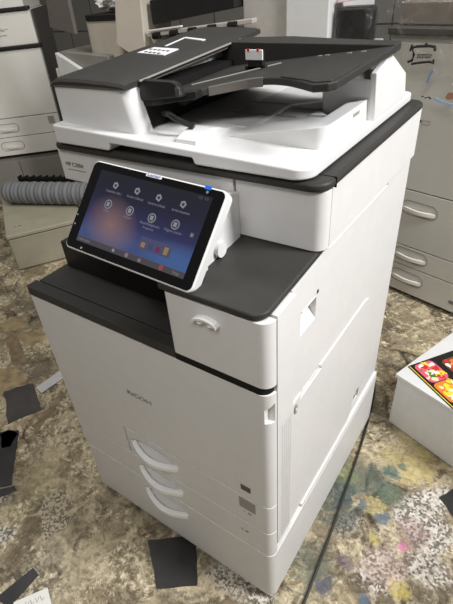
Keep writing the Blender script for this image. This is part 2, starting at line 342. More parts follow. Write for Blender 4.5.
# walls far behind the machines
def tile_mat():
    m = mat('grey_wall_tile', (.50, .49, .47), .4, var=.05, scale=4)
    nt = m.node_tree; b = nt.nodes['Principled BSDF']; tc = nt.nodes.new('ShaderNodeTexCoord')
    mp = nt.nodes.new('ShaderNodeMapping'); mp.inputs['Rotation'].default_value = (R(90), 0, 0); nt.links.new(tc.outputs['Object'], mp.inputs['Vector'])
    br = nt.nodes.new('ShaderNodeTexBrick'); br.offset = 0; br.inputs['Scale'].default_value = 1
    br.inputs['Brick Width'].default_value = .4; br.inputs['Row Height'].default_value = .4; br.inputs['Mortar Size'].default_value = .006
    br.inputs['Color1'].default_value = lin((.53,.52,.50)) + (1,); br.inputs['Color2'].default_value = lin((.49,.48,.46)) + (1,); br.inputs['Mortar'].default_value = lin((.25,.24,.23)) + (1,)
    nt.links.new(mp.outputs[0], br.inputs['Vector']); nt.links.new(br.outputs['Color'], b.inputs['Base Color']); return m
tag(obj('wall_back', B(-4.4, 2.8, 3.6, 3.7, 0, 2.8), tile_mat()), kind='structure')
tag(obj('wall_left', B(-4.5, -4.4, -2.2, 3.7, 0, 2.8), mat('painted_wall', (.62, .60, .56), .7, var=.04, scale=3)), kind='structure')

# ------------------------------------------------------------------ the copier
cop = thing('office_copier', 'large white office copier with a tilted touch screen, in the middle of the floor', 'copier')
RC = .020                                    # corner radius of the front covers
# inner chassis
bm = bmesh.new()
box(bm, .012, .552, .046, .64, .03, .712); box(bm, .03, .552, .42, .64, .712, .90); box(bm, .402, .552, .06, .43, .71, .85); box(bm, .006, .03, .33, .64, .712, .96); box(bm, .012, .575, .20, .64, .895, .975)
obj('chassis', bm, M['gapblack'], cop, smooth=0)
obj('left_panel', B(.0, .012, .05, D, .215, .712), M['white'], cop, .002)
obj('back_panel', B(.0, W-.012, .64, D, .03, .97), M['white'], cop, .002)
# pedestal
ped = obj('base_cabinet', P(rrect(0, W, 0, D, (.006, RC, .008, .006)), .020, .210), M['white'], cop, .002)
obj('plinth', P(rrect(.02, W-.02, .018, D-.02, .012), 0, .022), M['gapblack'], cop)
obj('base_ledge', B(.560, .586, .142, .648, .208, .222), M['white'], ped, .003)
# trays and doors
def wrap(x0, x1, y1, rl=.004, ys=.0205, xi=.558):
    # cover outline that turns the right-hand corner and stops at the side-panel seam
    pts = rrect(x0, x1, 0, y1, (rl, RC, 0, 0))
    return pts[:-2] + [(x1, ys), (xi, ys), (xi, y1), (x0, y1)]
def front(x0, x1, z0, z1, y1=.045, rl=.004): return P(wrap(x0, x1, y1, rl), z0, z1)
tray2 = obj('paper_tray', front(0, W, .2135, .3025), M['white'], cop, .0018)
tray1 = obj('paper_tray', front(.1955, W, .3060, .3990), M['white'], cop, .0018)
door = obj('front_door', front(0, W, .3060, .7130), M['white'], cop, .0018)
cut(door, lambda b: prism(b, [(.1925,.29),(.62,.29),(.62,.4025),(.1925,.4025)], -.03, .08, 'y'),
          lambda b: prism(b, [(-.005,.648),(.016,.648),(.016,.692),(-.005,.676)], W-.012, W+.02, 'x'))
# handles: bowed pulls in scooped pockets
def scoop(xc, zc, w, h, d):
    def f(b):
        n = 20; rings = []
        for j, (s, y) in enumerate(((1.0, -.01), (1.0, .0), (.92, d*.6), (.70, d))):
            rings.append([b.verts.new((xc + s*w/2*math.cos(2*math.pi*k/n), y, zc + s*h/2*math.sin(2*math.pi*k/n))) for k in range(n)])
        for a, c in zip(rings, rings[1:]):
            for k in range(n): b.faces.new((a[k], a[(k+1)%n], c[(k+1)%n], c[k]))
        b.faces.new(rings[0]); b.faces.new(rings[-1])
    return f
def bow(name, parent, xc, zc, w, out=.016):
    b = bmesh.new(); n = 16; secs = []
    for i in range(n + 1):
        t = i/n; x = xc + w*(t-.5); y = -out*math.sin(math.pi*t)**.8 + .006*(1-math.sin(math.pi*t)); z = zc - .006
        hh = .0060 + .002*(1-math.sin(math.pi*t)); th = .0068
        secs.append([b.verts.new((x, y-th, z-hh)), b.verts.new((x, y+th, z-hh)), b.verts.new((x, y+th, z+hh)), b.verts.new((x, y-th, z+hh))])
    for a, c in zip(secs, secs[1:]):
        for k in range(4): b.faces.new((a[k], a[(k+1)%4], c[(k+1)%4], c[k]))
    b.faces.new(secs[0]); b.faces.new(secs[-1])
    return obj(name, b, M['handlelit'], parent, .002, 2, smooth=50)
for tr, zc in ((tray1, .355), (tray2, .258), (ped, .160)):
    cut(tr, scoop(.2800, zc+.004, .146, .050, .040)); bow('handle', tr, .2800, zc, .138)
# tray 1 paper window and small marks
w_ = obj('paper_gauge_window', B(.512, .550, -.0012, .002, .358, .392), M['grey'], tray1, .001)
text('size_mark', '1  A4', .008, M['ink'], tray1, frame((.522, -.0006, .346), (1,0,0), (0,0,1)))
text('size_mark', '2  A3', .008, M['ink'], tray2, frame((.512, -.0006, .268), (1,0,0), (0,0,1)))
obj('badge', B(.519, .541, -.0012, .002, .424, .440), M['ink'], door, .0005)
text('brand_lettering', 'RICOH', .0155, M['grey'], door, frame((.2445, -.0008, .548), (1,0,0), (0,0,1)), .0008, width=.066)
# dark strip between door and upper cover, front lip and tray floor
obj('dark_strip', front(.402, W-.004, .7135, .7285, .06, .003), M['gapblack'], cop)
lip = obj('front_lip', P(rrect(-.003, .405, -.001, .0275, (.007, .002, .0, .0)), .715, .7355), M['charcoal'], cop, .004, 3)
obj('output_floor', P([(.004,.030),(.402,.030),(.402,.42),(.030,.42),(.020,.30),(.004,.25)], .712, .7345), M['charcoal'], cop, .001)
obj('output_back_wall', B(.028, .402, .36, .42, .734, .90), M['black'], cop)
# toner cover (right hand box) with finger catch
ton = obj('toner_cover', P(wrap(.4015, W, .17, .006), .7285, lambda p: .853+.07*max(0,p[1])), M['white'], cop, .003)
obj('toner_side', B(.399, .402, .012, .17, .73, .853), M['gapblack'], cop)
bm = bmesh.new()
n = 14
prof = [(.4585 + .046*i/n, .834 - .010*(1 - math.sin(math.pi*i/n)**.5) + .002*i/n) for i in range(n+1)]
for i in range(n):
    (xa, za), (xb, zb_) = prof[i], prof[i+1]
    prism(bm, [(xa, za-.0038), (xb, zb_-.0038), (xb, zb_), (xa, za)], -.011, .002, 'y')
catch = obj('finger_catch', bm, M['handlelit'], ton, 0)
for xx in (.471, .491):
    bm = bmesh.new(); bmesh.ops.create_uvsphere(bm, u_segments=10, v_segments=6, radius=1)
    for v in bm.verts: v.co = Vector((xx + v.co.x*.0072, -.002 + v.co.y*.007, .8225 + v.co.z*.0045))
    obj('catch_button', bm, M['handlelit'], ton)
top_ = obj('dark_shelf', P(rrect(.392, W-.0085, -.002, .20, (.004, .024, 0, 0)), lambda p: .8545+.07*max(0,p[1]), lambda p: .8665+.07*max(0,p[1])), M['charcoal'], cop, .004, 3)
# side panels
sp_ = obj('side_panel', P([(.0840,.212),(D-.002,.212),(D-.002,.874),(.205,.874),(.203,.867),(.0840,.8583)], .560, .5785, 'x'), M['white'], cop, .0015)
obj('front_pillar', P([(.0262,.236),(.0822,.236),(.0822,.8580),(.0262,.8545)], .556, .5858, 'x'), M['white'], sp_, .001)
cut(sp_, lambda b: prism(b, [(.559,.800),(.559,.780),(.578,.750),(.60,.750),(.60,.800)], .115, .172, 'y'), lambda b: box(b, .5745, .60, .212, .50, .864, .90),
         lambda b: prism(b, [(.125,.606),(.205,.606),(.195,.6135),(.135,.6135)], .566, .60, 'x'),
         lambda b: box(b, .566, .60, .455, .50, .250, .288))
obj('latch_flap', P([(.117,.796),(.170,.796),(.170,.7985),(.117,.7985)], .562, .5795, 'x'), M['white'], sp_, .0005)
obj('latch_dot', B(.575, .5795, .173, .178, .800, .806), M['inkblack'], sp_)
sd = obj('side_door', P([(.088,.225),(.470,.225),(.470,.605),(.445,.6125),(.094,.6125),(.088,.606)], .570, .5812, 'x'), M['white'], sp_, .0015)
cut(sd, lambda b: prism(b, [(.120,.600),(.210,.600),(.200,.625),(.130,.625)], .56, .60, 'x'), lambda b: prism(b, [(.425,.21),(.50,.21),(.50,.29),(.455,.29)], .56, .60, 'x'))
bm = bmesh.new(); prism(bm, [(.100+.006*math.cos(a), .592+.012*math.sin(a)) for a in [2*math.pi*k/16 for k in range(16)]], .580, .5835, 'x')
obj('side_latch', bm, M['grey'], sd, .001)
bm = bmesh.new(); prism(bm, [(.100+.003*math.cos(a), .591+.004*math.sin(a)) for a in [2*math.pi*k/12 for k in range(12)]], .583, .5845, 'x'); obj('latch_knob', bm, M['white'], sd)
obj('cable_port', B(.566, .5745, .462, .490, .256, .276), M['gapblack'], sp_)
bm = bmesh.new()
for i in range(62):
    for j in range(5):
        y = .040 + j*.0078; z = .605 - i*.0058 - (j % 2)*.0028
        bm.faces.new([bm.verts.new(p) for p in ((.5861,y,z),(.5861,y+.0045,z),(.5861,y+.0045,z+.0026),(.5861,y,z+.0026))])
obj('vent_grille', bm, M['seam'], sp_, smooth=0)
usp = obj('scanner_side_panel', B(.560, .5845, .1955, D-.002, .8775, .9775), M['white'], cop, .0015)
# front scanner panels
obj('scanner_front_panel', P(rrect(.0, .43, .166, .21, (.006, 0, 0, 0)), .912, .9765), M['white'], cop, .002)
usf = obj('scanner_front_panel', P([(x, y+.166) for x, y in wrap(.434, W, .054, .003, .0225)], .8795, .9765), M['white'], cop, .002)
obj('scanner_left_panel', B(.0, .010, .30, D-.002, .72, .976), M['white'], cop, .002)
obj('scanner_left_panel', B(.0, .010, .20, .31, .912, .976), M['white'], cop, .002)
text('model_lettering', 'MP C3004', .0115, M['ink'], bpy.data.objects['scanner_front_panel'], frame((.019, .1653, .947), (1,0,0), (0,0,1)), .0001, width=.052)
bm = bmesh.new(); box(bm, .022, .076, .1655, .167, .9355, .9365); obj('model_underline', bm, M['ink'], bpy.data.objects['scanner_front_panel'])
# bezel rim of the scanner
rim = obj('scanner_bezel', P(rrect(.008, W+.002, .157, D+.004, (.012, .028, .028, .012), 9), .977, .9915), M['charcoal'], cop, .006, 4)
box_ = bmesh.new(); box(box_, .5555, .59, .1935, .1945, .9765, .9922); obj('bezel_joint', box_, M['gapblack'], rim)
# ------------------------------------------------------------------ platen lid
def lid_top(p): return 1.030 - .019*p[0]/.57
lid = obj('platen_lid', P(rrect(.026, .566, .151, .628, (.008, .030, .012, .010), 9), lambda p: .994, lid_top), M['lidwhite'], cop, .004, 3)
cut(lid, lambda b: prism(b, [(.168,.98),(.372,.98),(.364,1.0045),(.180,1.0075)], .13, .185, 'y'))
# raised output tray on the lid
def wz(p): return 1.019 + max(0, p[0]-.385)*.165
obj('output_tray', P([(.385,.232)] + rrect(.39, .552, .232, .44, (0, .018, .004, 0)) [1:] + [(.385,.44)], 1.01, wz), M['lidwhite'], lid, .002)
cut(bpy.data.objects['output_tray'], lambda b: box(b, .40, .52, .30, .425, 1.0185, 1.06))
obj('tray_recess_floor', B(.245, .525, .285, .60, 1.012, 1.0195), M['palegrey'], lid, .001)
for i, y in enumerate((.36, .44)): obj('recess_line', B(.30, .44, y, y+.003, 1.019, 1.0202), M['grey'], lid)
bm = bmesh.new(); prism(bm, [(.462,.372),(.492,.375),(.468,.402)], 1.019, 1.023); obj('arrow_mark', bm, M['label'], lid)
obj('tray_slot', B(.548, .5528, .340, .365, 1.033, 1.038), M['grey'], lid)
bm = bmesh.new()
prof = [(.172+.118*t, 1.020 + .013*math.sin(math.pi*min(1, t*1.15+.12))) for t in [i/10 for i in range(11)]]
prism(bm, [(.168,1.012)] + prof + [(.292,1.012)], .318, .360, 'x'); st = obj('paper_stop', bm, M['lidwhite'], lid, .001)
# tower that carries the feeder tray
obj('feeder_tower', P([(.405,1.010),(.405,1.024),(.398,1.078),(.440,1.084),(.560,1.050),(.578,1.012)], .47, .556, 'x'), M['lidwhite'], lid, .002)
obj('tower_cheek', P([(.405,1.010),(.405,1.024),(.392,1.088),(.440,1.101),(.470,1.101),(.560,1.058),(.578,1.012)], .555, .5655, 'x'), M['lidwhite'], lid, .002)
# ------------------------------------------------------------------ document feeder
def cz(y): return 1.1090 + .055*(y-.178)
bm = bmesh.new()
fb = rrect(.033, .222, .172, .60, (.008, .022, 0, .0))[:-2] + [(.222,.206),(.186,.206),(.186,.60),(.033,.60)]
lo = [(x + (.022 if x > .2 else 0), y) for x, y in fb]
mid = [(x + (.010 if x > .2 else 0), y) for x, y in fb]
L0 = [bm.verts.new((x, y, 1.012)) for x, y in lo]; L1 = [bm.verts.new((x, y, 1.055)) for x, y in mid]; L2 = [bm.verts.new((x, y, cz(y)-.013)) for x, y in fb]
n = len(fb)
for a, c in ((L0, L1), (L1, L2)):
    for i in range(n): bm.faces.new((a[i], a[(i+1)%n], c[(i+1)%n], c[i]))
bm.faces.new(L0[::-1]); bm.faces.new(L2)
adf = obj('document_feeder', bm, M['lidwhite'], cop, .0025)
obj('feeder_rail', P(rrect(.035, .223, .1715, .60, (.010, .022, 0, 0)), lambda p: cz(p[1])-.017, lambda p: cz(p[1])-.010), M['grey'], adf, .001)
bm = bmesh.new()
cols = [(.034,-.009),(.039,-.005),(.050,-.001),(.07,.001),(.12,.001),(.18,-.001),(.214,-.003),(.226,-.006)]
ys = [.166,.170,.180,.25,.35,.45,.55,.61]
g = [[bm.verts.new((x, y, cz(y) + dz - (.006 if j == 0 else .0015 if j == 1 else 0) + .0)) for x, dz in cols] for j, y in enumerate(ys)]
gb = [[bm.verts.new((x, y, cz(y) - .0105 + min(0, dz)*.55)) for x, dz in cols] for y in ys]
for A, flip in ((g, 0), (gb, 1)):
    for j in range(len(ys)-1):
        for i in range(len(cols)-1):
            f = (A[j][i], A[j][i+1], A[j+1][i+1], A[j+1][i]); bm.faces.new(f[::-1] if flip else f)
for j in range(len(ys)-1):
    bm.faces.new((g[j][0], g[j+1][0], gb[j+1][0], gb[j][0])); bm.faces.new((g[j+1][-1], g[j][-1], gb[j][-1], gb[j+1][-1]))
for i in range(len(cols)-1):
    bm.faces.new((g[0][i+1], g[0][i], gb[0][i], gb[0][i+1])); bm.faces.new((g[-1][i], g[-1][i+1], gb[-1][i+1], gb[-1][i]))
obj('feeder_cover', bm, M['charcoal'], adf)
bm = bmesh.new(); prism(bm, [(.229,.20),(.232,.20),(.232,.52),(.229,.52)], lambda p: cz(p[1])-.0085, lambda p: cz(p[1])-.0060); obj('cover_edge_strip', bm, M['grey'], adf)
def sticker(name, pts, m, parent, off=.0004):
    b = bmesh.new(); prism(b, pts if area2(pts) > 0 else pts[::-1], lambda p: cz(p[1])+off-.001, lambda p: cz(p[1])+off+.0006); return obj(name, b, M[m], parent, smooth=0)
sticker('instruction_label', [(.087,.355),(.093,.402),(.169,.388),(.172,.339)], 'label', adf, .0012)
for i in range(9):
    x = .098 + (i % 5)*.014 + (i//5)*.006; y = .385 - (i//5)*.022 - (i % 5)*.0035
    sticker('label_print', [(x,y),(x+.008,y-.002),(x+.008,y-.008),(x,y-.005)], 'ink', adf, .0022)
sticker('white_strip_label', [(.111,.414),(.100,.498),(.105,.500),(.118,.414)], 'label', adf, .0012); sticker('white_strip_label', [(.100,.500),(.174,.474),(.172,.464),(.104,.490)], 'label', adf, .0012)
# feed slot interior
obj('feed_roller_housing', B(.184, .236, .2065, .58, 1.026, 1.088), M['gapblack'], adf)
for y in (.26, .33, .40, .47):
    bm = bmesh.new(); tube(bm, [(.268,y,1.062),(.268,y+.035,1.062)], .010, 10); obj('feed_roller', bm, M['black'], adf)
# feed tray: rising plate with a bowed front edge, and a raised back rail
def tz(p): return 1.069 + .125*(p[0]-.21) + .020*(p[1]-.2)
fr = smooth_path([(.205,.205,0),(.260,.208,0),(.300,.228,0),(.340,.262,0),(.385,.288,0),(.430,.284,0),(.475,.258,0),(.515,.224,0)], 4)
ft = [(p.x, p.y) for p in fr] + [(.545,.196),(.568,.193),(.577,.203),(.576,.30),(.574,.47),(.205,.52)]
tray = obj('feed_tray', P(ft, lambda p: tz(p)-.011, tz), M['charcoal'], adf, .0025, 2)
obj('tray_back_rail', P([(.205,.485),(.575,.442),(.573,.480),(.45,.512),(.34,.548),(.205,.540)], lambda p: tz(p)-.012, lambda p: 1.1215), M['charcoal'], adf, .003)
sl = [(.332,.254),(.360,.270),(.392,.2865),(.418,.2865),(.414,.294),(.388,.295),(.354,.279),(.327,.262)]
obj('tray_edge_strip', P(sl, lambda p: tz(p)-.013, lambda p: tz(p)+.0012), M['framegrey'], tray, .001)
obj('tray_step', P([(.455,.275),(.52,.226),(.545,.202),(.570,.200),(.570,.30),(.45,.335)], lambda p: tz(p)-.004, lambda p: tz(p)+.002), M['charcoal'], tray, .0015)
obj('tray_rail_line', P([(.262,.300),(.380,.420),(.376,.424),(.258,.304)], lambda p: tz(p)-.004, lambda p: tz(p)+.0012), M['grey'], tray)
for x, y in ((.44,.44),(.455,.438),(.50,.425),(.525,.422)): obj('size_tick', P([(x,y),(x+.008,y-.001),(x+.008,y+.003),(x,y+.004)], tz, lambda p: tz(p)+.0012), M['grey'], tray)
gd = obj('paper_guide', P([(.222,1.070),(.318,1.082),(.313,1.095),(.306,1.1015),(.296,1.1045),(.238,1.105),(.228,1.099)], .200, .214, 'y'), M['black'], tray, .003)
obj('guide_tab', B(.306, .315, .1985, .203, 1.083, 1.096), M['darkgrey'], gd, .001)
obj('guide_foot', P([(.214,.200),(.330,.222),(.330,.240),(.214,.216)], lambda p: tz(p)-.010, lambda p: tz(p)+.003), M['black'], tray, .002)
obj('back_paper_guide', P([(.318,1.078),(.362,1.082),(.362,1.096),(.318,1.094)], .392, .402, 'y'), M['black'], tray, .002)
obj('guide_label', B(.322, .358, .3895, .3925, 1.104, 1.121), M['label'], tray, .001)
obj('guide_label_clip', B(.326, .356, .392, .402, 1.088, 1.118), M['black'], tray)
for x in (.327, .347): obj('red_dot', B(x, x+.004, .388, .391, 1.1185, 1.1225), M['red'], tray)
bm = bmesh.new(); tube(bm, smooth_path([(.262,.215,1.050),(.285,.202,1.053),(.305,.198,1.047),(.332,.206,1.036)], 6), [.0050]*18 + [.0058], 8)
obj('document_stopper_arm', bm, M['black'], adf)

# ------------------------------------------------------------------ control panel
yaw, pit, roll = .04, .8330, -.060
ex = Vector((math.cos(yaw), math.sin(yaw), 0)); ey = Vector((-math.sin(yaw)*math.cos(pit), math.cos(yaw)*math.cos(pit), math.sin(pit)))
ex, ey = ex*math.cos(roll) + ey*math.sin(roll), ey*math.cos(roll) - ex*math.sin(roll)
F = frame((.1835, -.002, .879), ex, ey); PW, PH = .2760, .1585
def on_panel(bm): bmesh.ops.transform(bm, matrix=F, verts=bm.verts[:]); return bm
pan = obj('control_panel', on_panel(P(rrect(0, PW, 0, PH, .011), -.020, 0)), M['white'], cop, .0025, 3)
obj('bezel', on_panel(P(rrect(.0028, PW-.0028, .0028, PH-.0028, .009), -.004, .0009)), M['gloss'], pan)
def screen_mat():
    m = bpy.data.materials.new('lit_touch_screen'); m.use_nodes = True
    nt = m.node_tree; L = nt.links; b = nt.nodes['Principled BSDF']
    tc = nt.nodes.new('ShaderNodeTexCoord'); s = nt.nodes.new('ShaderNodeSeparateXYZ'); L.new(tc.outputs['Generated'], s.inputs[0])
    def ramp(src, stops):
        r = nt.nodes.new('ShaderNodeValToRGB')
        while len(r.color_ramp.elements) < len(stops): r.color_ramp.elements.new(.5)
        for e, (p, c) in zip(r.color_ramp.elements, stops): e.position = p; e.color = (lin(c) if isinstance(c, tuple) else (c, c, c)) + (1,)
        L.new(src, r.inputs['Fac']); return r.outputs['Color']
    def mth(op, a, c):
        x = nt.nodes.new('ShaderNodeMath'); x.operation = op
        for k, v in ((0, a), (1, c)):
            if isinstance(v, (int, float)): x.inputs[k].default_value = v
            else: L.new(v, x.inputs[k])
        return x.outputs[0]
    def mix(f, a, c):
        x = nt.nodes.new('ShaderNodeMix'); x.data_type = 'RGBA'
        for k, v in ((0, f), (6, a), (7, c)):
            if isinstance(v, tuple): x.inputs[k].default_value = lin(v) + (1,)
            elif isinstance(v, (int, float)): x.inputs[k].default_value = v
            else: L.new(v, x.inputs[k])
        return x.outputs[2]
    v = s.outputs[1]; u = s.outputs[0]
    base = ramp(v, [(0, (.33,.43,.66)), (.2, (.36,.42,.66)), (.42, (.24,.25,.46)), (.7, (.16,.16,.27)), (1, (.15,.15,.20))])
    # warm cloud glow of the wallpaper at left of centre
    d = mth('SQRT', mth('ADD', mth('POWER', mth('MULTIPLY', mth('SUBTRACT', u, .27), 1.5), 2), mth('POWER', mth('SUBTRACT', mth('ADD', v, mth('MULTIPLY', u, .25)), .40), 2)), 1)
    base = mix(mth('MULTIPLY', ramp(d, [(.0, 1.0), (.40, 0)]), .75), base, (.80, .62, .56))
    d2 = mth('ADD', mth('POWER', mth('SUBTRACT', u, .92), 2), mth('POWER', mth('MULTIPLY', mth('SUBTRACT', v, .15), 1.4), 2))
    base = mix(mth('MULTIPLY', ramp(d2, [(0, 1.0), (.12, 0)]), .6), base, (.36, .56, .86))
    L.new(base, b.inputs['Emission Color']); b.inputs['Emission Strength'].default_value = .42
    b.inputs['Base Color'].default_value = (.01,.01,.012,1); b.inputs['Roughness'].default_value = .2; b.inputs['Specular IOR Level'].default_value = .3
    return m
def pu(u): return u*PW
def pv(v): return v*PH
def slab(u0, u1, v0, v1, h0, h1, r=0): return on_panel(P(rrect(pu(u0), pu(u1), pv(v0), pv(v1), r, 4), h0, h1))
bm = P(rrect(0, 1, 0, 1, 0), 0, 1)
for v in bm.verts: v.co = Vector((pu(.085)+v.co.x*pu(.838), pv(.106)+v.co.y*pv(.804), v.co.z*.0006))
disp = obj('display', bm, screen_mat(), pan, smooth=0); disp.matrix_local = F @ Matrix.Translation((0,0,.0006))
def glow(name, c, s=.8): return mat(name, (.02,.02,.02), .3, var=0, emit=c, estr=s)
M['icon'] = glow('icon_grey', (.72,.72,.76), .48); M['icond'] = glow('icon_dark', (.33,.33,.40), .4); M['cap'] = glow('caption_white', (.70,.70,.78), .36); M['bar'] = glow('status_bar', (.40,.38,.40), .45)
M['tonbg'] = glow('toner_backdrop', (.42,.43,.58), .42); M['ty'] = glow('toner_yellow', (.80,.66,.46), .42); M['tb'] = glow('toner_blue', (.35,.40,.62), .42); M['tm'] = glow('toner_magenta', (.60,.25,.48), .42); M['stopred'] = glow('stop_red', (.78,.38,.40), .45); M['homedot'] = glow('home_dot', (.75,.62,.66), .42)
H = .0013
obj('status_bar', slab(.085, .923, .106, .165, .001, H), M['bar'], pan)
def disc(u, v, r, h0, h1, n=20, sy=1.0): return on_panel(P([(pu(u)+r*math.cos(2*math.pi*k/n), pv(v)+sy*r*math.sin(2*math.pi*k/n)) for k in range(n)], h0, h1))
for u, v, nm in ((.242,.782,'Copiadora (clás.)'), (.416,.784,'Escáner (clásico)'), (.582,.776,'Impresora (clásica)'), (.757,.775,'Servidor documentos')):
    o = on_panel(P([(pu(u)-.0055, pv(v)-.003), (pu(u)+.002, pv(v)-.006), (pu(u)+.0058, pv(v)+.001), (pu(u)+.001, pv(v)+.006), (pu(u)-.005, pv(v)+.004)], .001, H+.0002)); obj('app_icon', o, M['icon'], pan)
    obj('app_icon_centre', disc(u, v, .0026, .001, H+.0005), M['icond'], pan)
    text('app_caption', nm, .0058, M['cap'], pan, F @ Matrix.Translation((pu(u), pv(v-.072), H)), .0001, 'CENTER', pu(.125))
for u, v, nm, w in ((.236,.573,'Copia',.04), (.413,.571,'Escáner',.06), (.584,.566,'Manual Web/aplicación',.145), (.753,.57,'Página inicio',.12)):
    obj('app_icon', disc(u, v, .0078, .001, H+.0002), M['icon'], pan); obj('app_icon_ring', disc(u, v, .0062, .001, H+.0003), M['icond'], pan)
    obj('app_icon_centre', on_panel(P(rrect(pu(u)-.003, pu(u)+.003, pv(v)-.0036, pv(v)+.0036, .001), .001, H+.0006)), M['icon'], pan)
    text('app_caption', nm, .0058, M['cap'], pan, F @ Matrix.Translation((pu(u), pv(v-.07), H)), .0001, 'CENTER', pu(w))
text('app_caption', 'Programas', .0052, M['cap'], pan, F @ Matrix.Translation((pu(.584), pv(.455), H)), .0001, 'CENTER', pu(.08))
obj('toner_widget', slab(.561, .788, .243, .368, .001, H, .002), M['tonbg'], pan)
for u, m, h in ((.59,'ty',.05), (.645,'tb',.06), (.70,'tm',.05), (.755,'ty',.075)): obj('toner_gauge', slab(u-.014, u+.014, .262, .262+h, .001, H+.0003), M[m], pan)
for u, v, r, m in ((.397,.137,.0028,'icon'), (.503,.137,.0036,'homedot'), (.603,.132,.003,'homedot'), (.762,.137,.0042,'stopred')): obj('navigation_key', disc(u, v, r, .001, H+.0003), M[m], pan)
text('navigation_text', 'Stop', .007, M['cap'], pan, F @ Matrix.Translation((pu(.865), pv(.136), H)), .0001, 'CENTER')
text('status_text', 'Estado sistema', .006, M['cap'], pan, F @ Matrix.Translation((pu(.10), pv(.137), H)), .0001, 'LEFT', pu(.10))
for u in (.849, .888): obj('corner_key', slab(u-.014, u+.014, .866, .896, .001, H, .001), M['icond'], pan)
obj('list_key', slab(.864, .894, .492, .548, .001, H, .002), M['icond'], pan); obj('list_key', slab(.870, .888, .503, .537, .001, H+.0003), M['cap'], pan)
obj('sticker', slab(.435, .552, .955, .992, .0008, .0014, .001), M['label'], pan)
text('sticker_lettering', 'Lanier', .0065, M['blueink'], pan, F @ Matrix.Translation((pu(.4935), pv(.9735), .0015)), .0002, 'CENTER', pu(.095))
obj('blue_tab', slab(.853, .893, .968, 1.004, .0008, .0022, .0005), M['bluetab'], pan)
obj('sensor_dot', disc(.876, .945, .0022, .0008, .0013), M['icon'], pan)
obj('status_lamp', disc(.022, .374, .0016, .0008, .0013), M['icon'], pan); obj('status_lamp', disc(.027, .271, .0016, .0008, .0013), M['icon'], pan)
obj('power_mark', disc(.148, .045, .0020, .0008, .0013), M['grey'], pan)
# white hinge bracket that carries the panel on its right, black support under it
obj('panel_bracket', P([(.024,.868),(.165,.868),(.165,.956),(.128,.968),(.112,.962)], .408, .441, 'x'), M['white'], cop, .003)
bm = bmesh.new(); tube(bm, [(.400,.098,.887),(.449,.098,.887)], .0125, 14); obj('hinge_barrel', bm, M['white'], cop)
bm = bmesh.new(); box(bm, .430, .446, .028, .062, .868, .886); obj('hinge_stop', bm, M['white'], cop, .002)
sup = obj('panel_support', P([(.015,.100),(.400,.093),(.400,.165),(.015,.165)], .7345, .798), M['black'], cop, .003)
obj('panel_arm', P([(.10,.79),(.165,.79),(.165,.93),(.13,.95),(.06,.86)], .22, .38, 'x'), M['black'], cop, .002)

# power cord of the copier: lies on the floor
bm = bmesh.new(); tube(bm, smooth_path([(.46,.80,.006),(.505,.87,.005),(.547,.81,.005),(.572,.715,.004),(.598,.559,.004),(.624,.328,.006),(.636,.212,.006),(.645,.097,.006),(.650,.02,.006),(.655,-.20,.006)], 8), .0034, 8)
tag(obj('power_cable', bm, M['rubber']), 'black power cable on the floor along the right side of the big copier', 'cable')
# ------------------------------------------------------------------ small white cabinet with menu boards
sc_rot = R(-19.2)
sc = thing('small_cabinet', 'low white cabinet at the right edge with printed food menu boards lying on it', 'cabinet', (.634,.668,0), sc_rot)
obj('cabinet_body', B(.006, .50, .006, .34, .004, .205), M['smallwhite'], sc, .003)
obj('cabinet_top', B(0, .506, 0, .346, .206, .220), M['smallwhite'], sc, .003)
bm = bmesh.new()
for x in (.03, .47):
    for y in (.03, .31): box(bm, x-.012, x+.012, y-.012, y+.012, 0, .006)
obj('cabinet_feet', bm, M['gapblack'], sc)
def lookup(name, c): 
    if name not in M: M[name] = mat(name, c, .35, var=.10, scale=60, spec=.5)
    return name
foods = {'menu_black': (.10,.10,.09), 'food_yellow': (.92,.80,.22), 'food_orange': (.88,.48,.20), 'food_red': (.76,.20,.16), 'food_pink': (.86,.36,.44), 'food_green': (.28,.46,.18), 'food_cream': (.90,.84,.70), 'food_brown': (.52,.28,.16), 'food_white': (.92,.92,.90)}
for k, c in foods.items(): lookup(k, c)
def blob(cx, cy, rx, ry, a=0, n=14, j=.18):
    out = []
    for k in range(n):
        t = 2*math.pi*k/n; q = 1 + random.uniform(-j, j); x, y = rx*q*math.cos(t), ry*q*math.sin(t)
        out.append((cx + x*math.cos(a) - y*math.sin(a), cy + x*math.sin(a) + y*math.cos(a)))
    return out
def menu_board(label, loc, rz, w, h, dishes):
    t = thing('menu_board', label, 'menu', loc, rz, 'menu boards on the small white cabinet')
    b = bmesh.new(); prism(b, rrect(0, w, 0, h, .002), 0, .003); board = obj('board', b, M['menu_black'], t)
    b = bmesh.new(); prism(b, [(.003,.002),(w-.003,.002),(w-.003,.0045),(.003,.0045)], .003, .0032); obj('gold_rule', b, M['food_yellow'], t)
    for (cx, cy, s, cols) in dishes:
        b = bmesh.new(); names = ['food_white'] + cols; ms = [M[c] for c in names]
        prism(b, rrect(cx-s*.45, cx+s*.45, cy-s*.37, cy+s*.37, s*.16), .003, .0033, mi=1)
        for i in range(40):
            q = 1 + i % len(cols); prism(b, blob(cx + random.uniform(-.38,.38)*s, cy + random.uniform(-.30,.30)*s, s*random.uniform(.06,.13), s*random.uniform(.04,.09), random.uniform(0,3)), .0033, .0034 + i*.00003, mi=q if i % 9 else 0)
        obj('dish_photo', b, ms, t, smooth=0)
    b = bmesh.new()
    for k in range(6):
        y0 = .014 + k*.006; x0 = w*.60; prism(b, [(x0, y0), (x0+.03+.02*random.random(), y0), (x0+.03, y0+.002), (x0, y0+.002)], .003, .0032)
    obj('menu_print', b, M['food_white'], t, smooth=0)
    return t
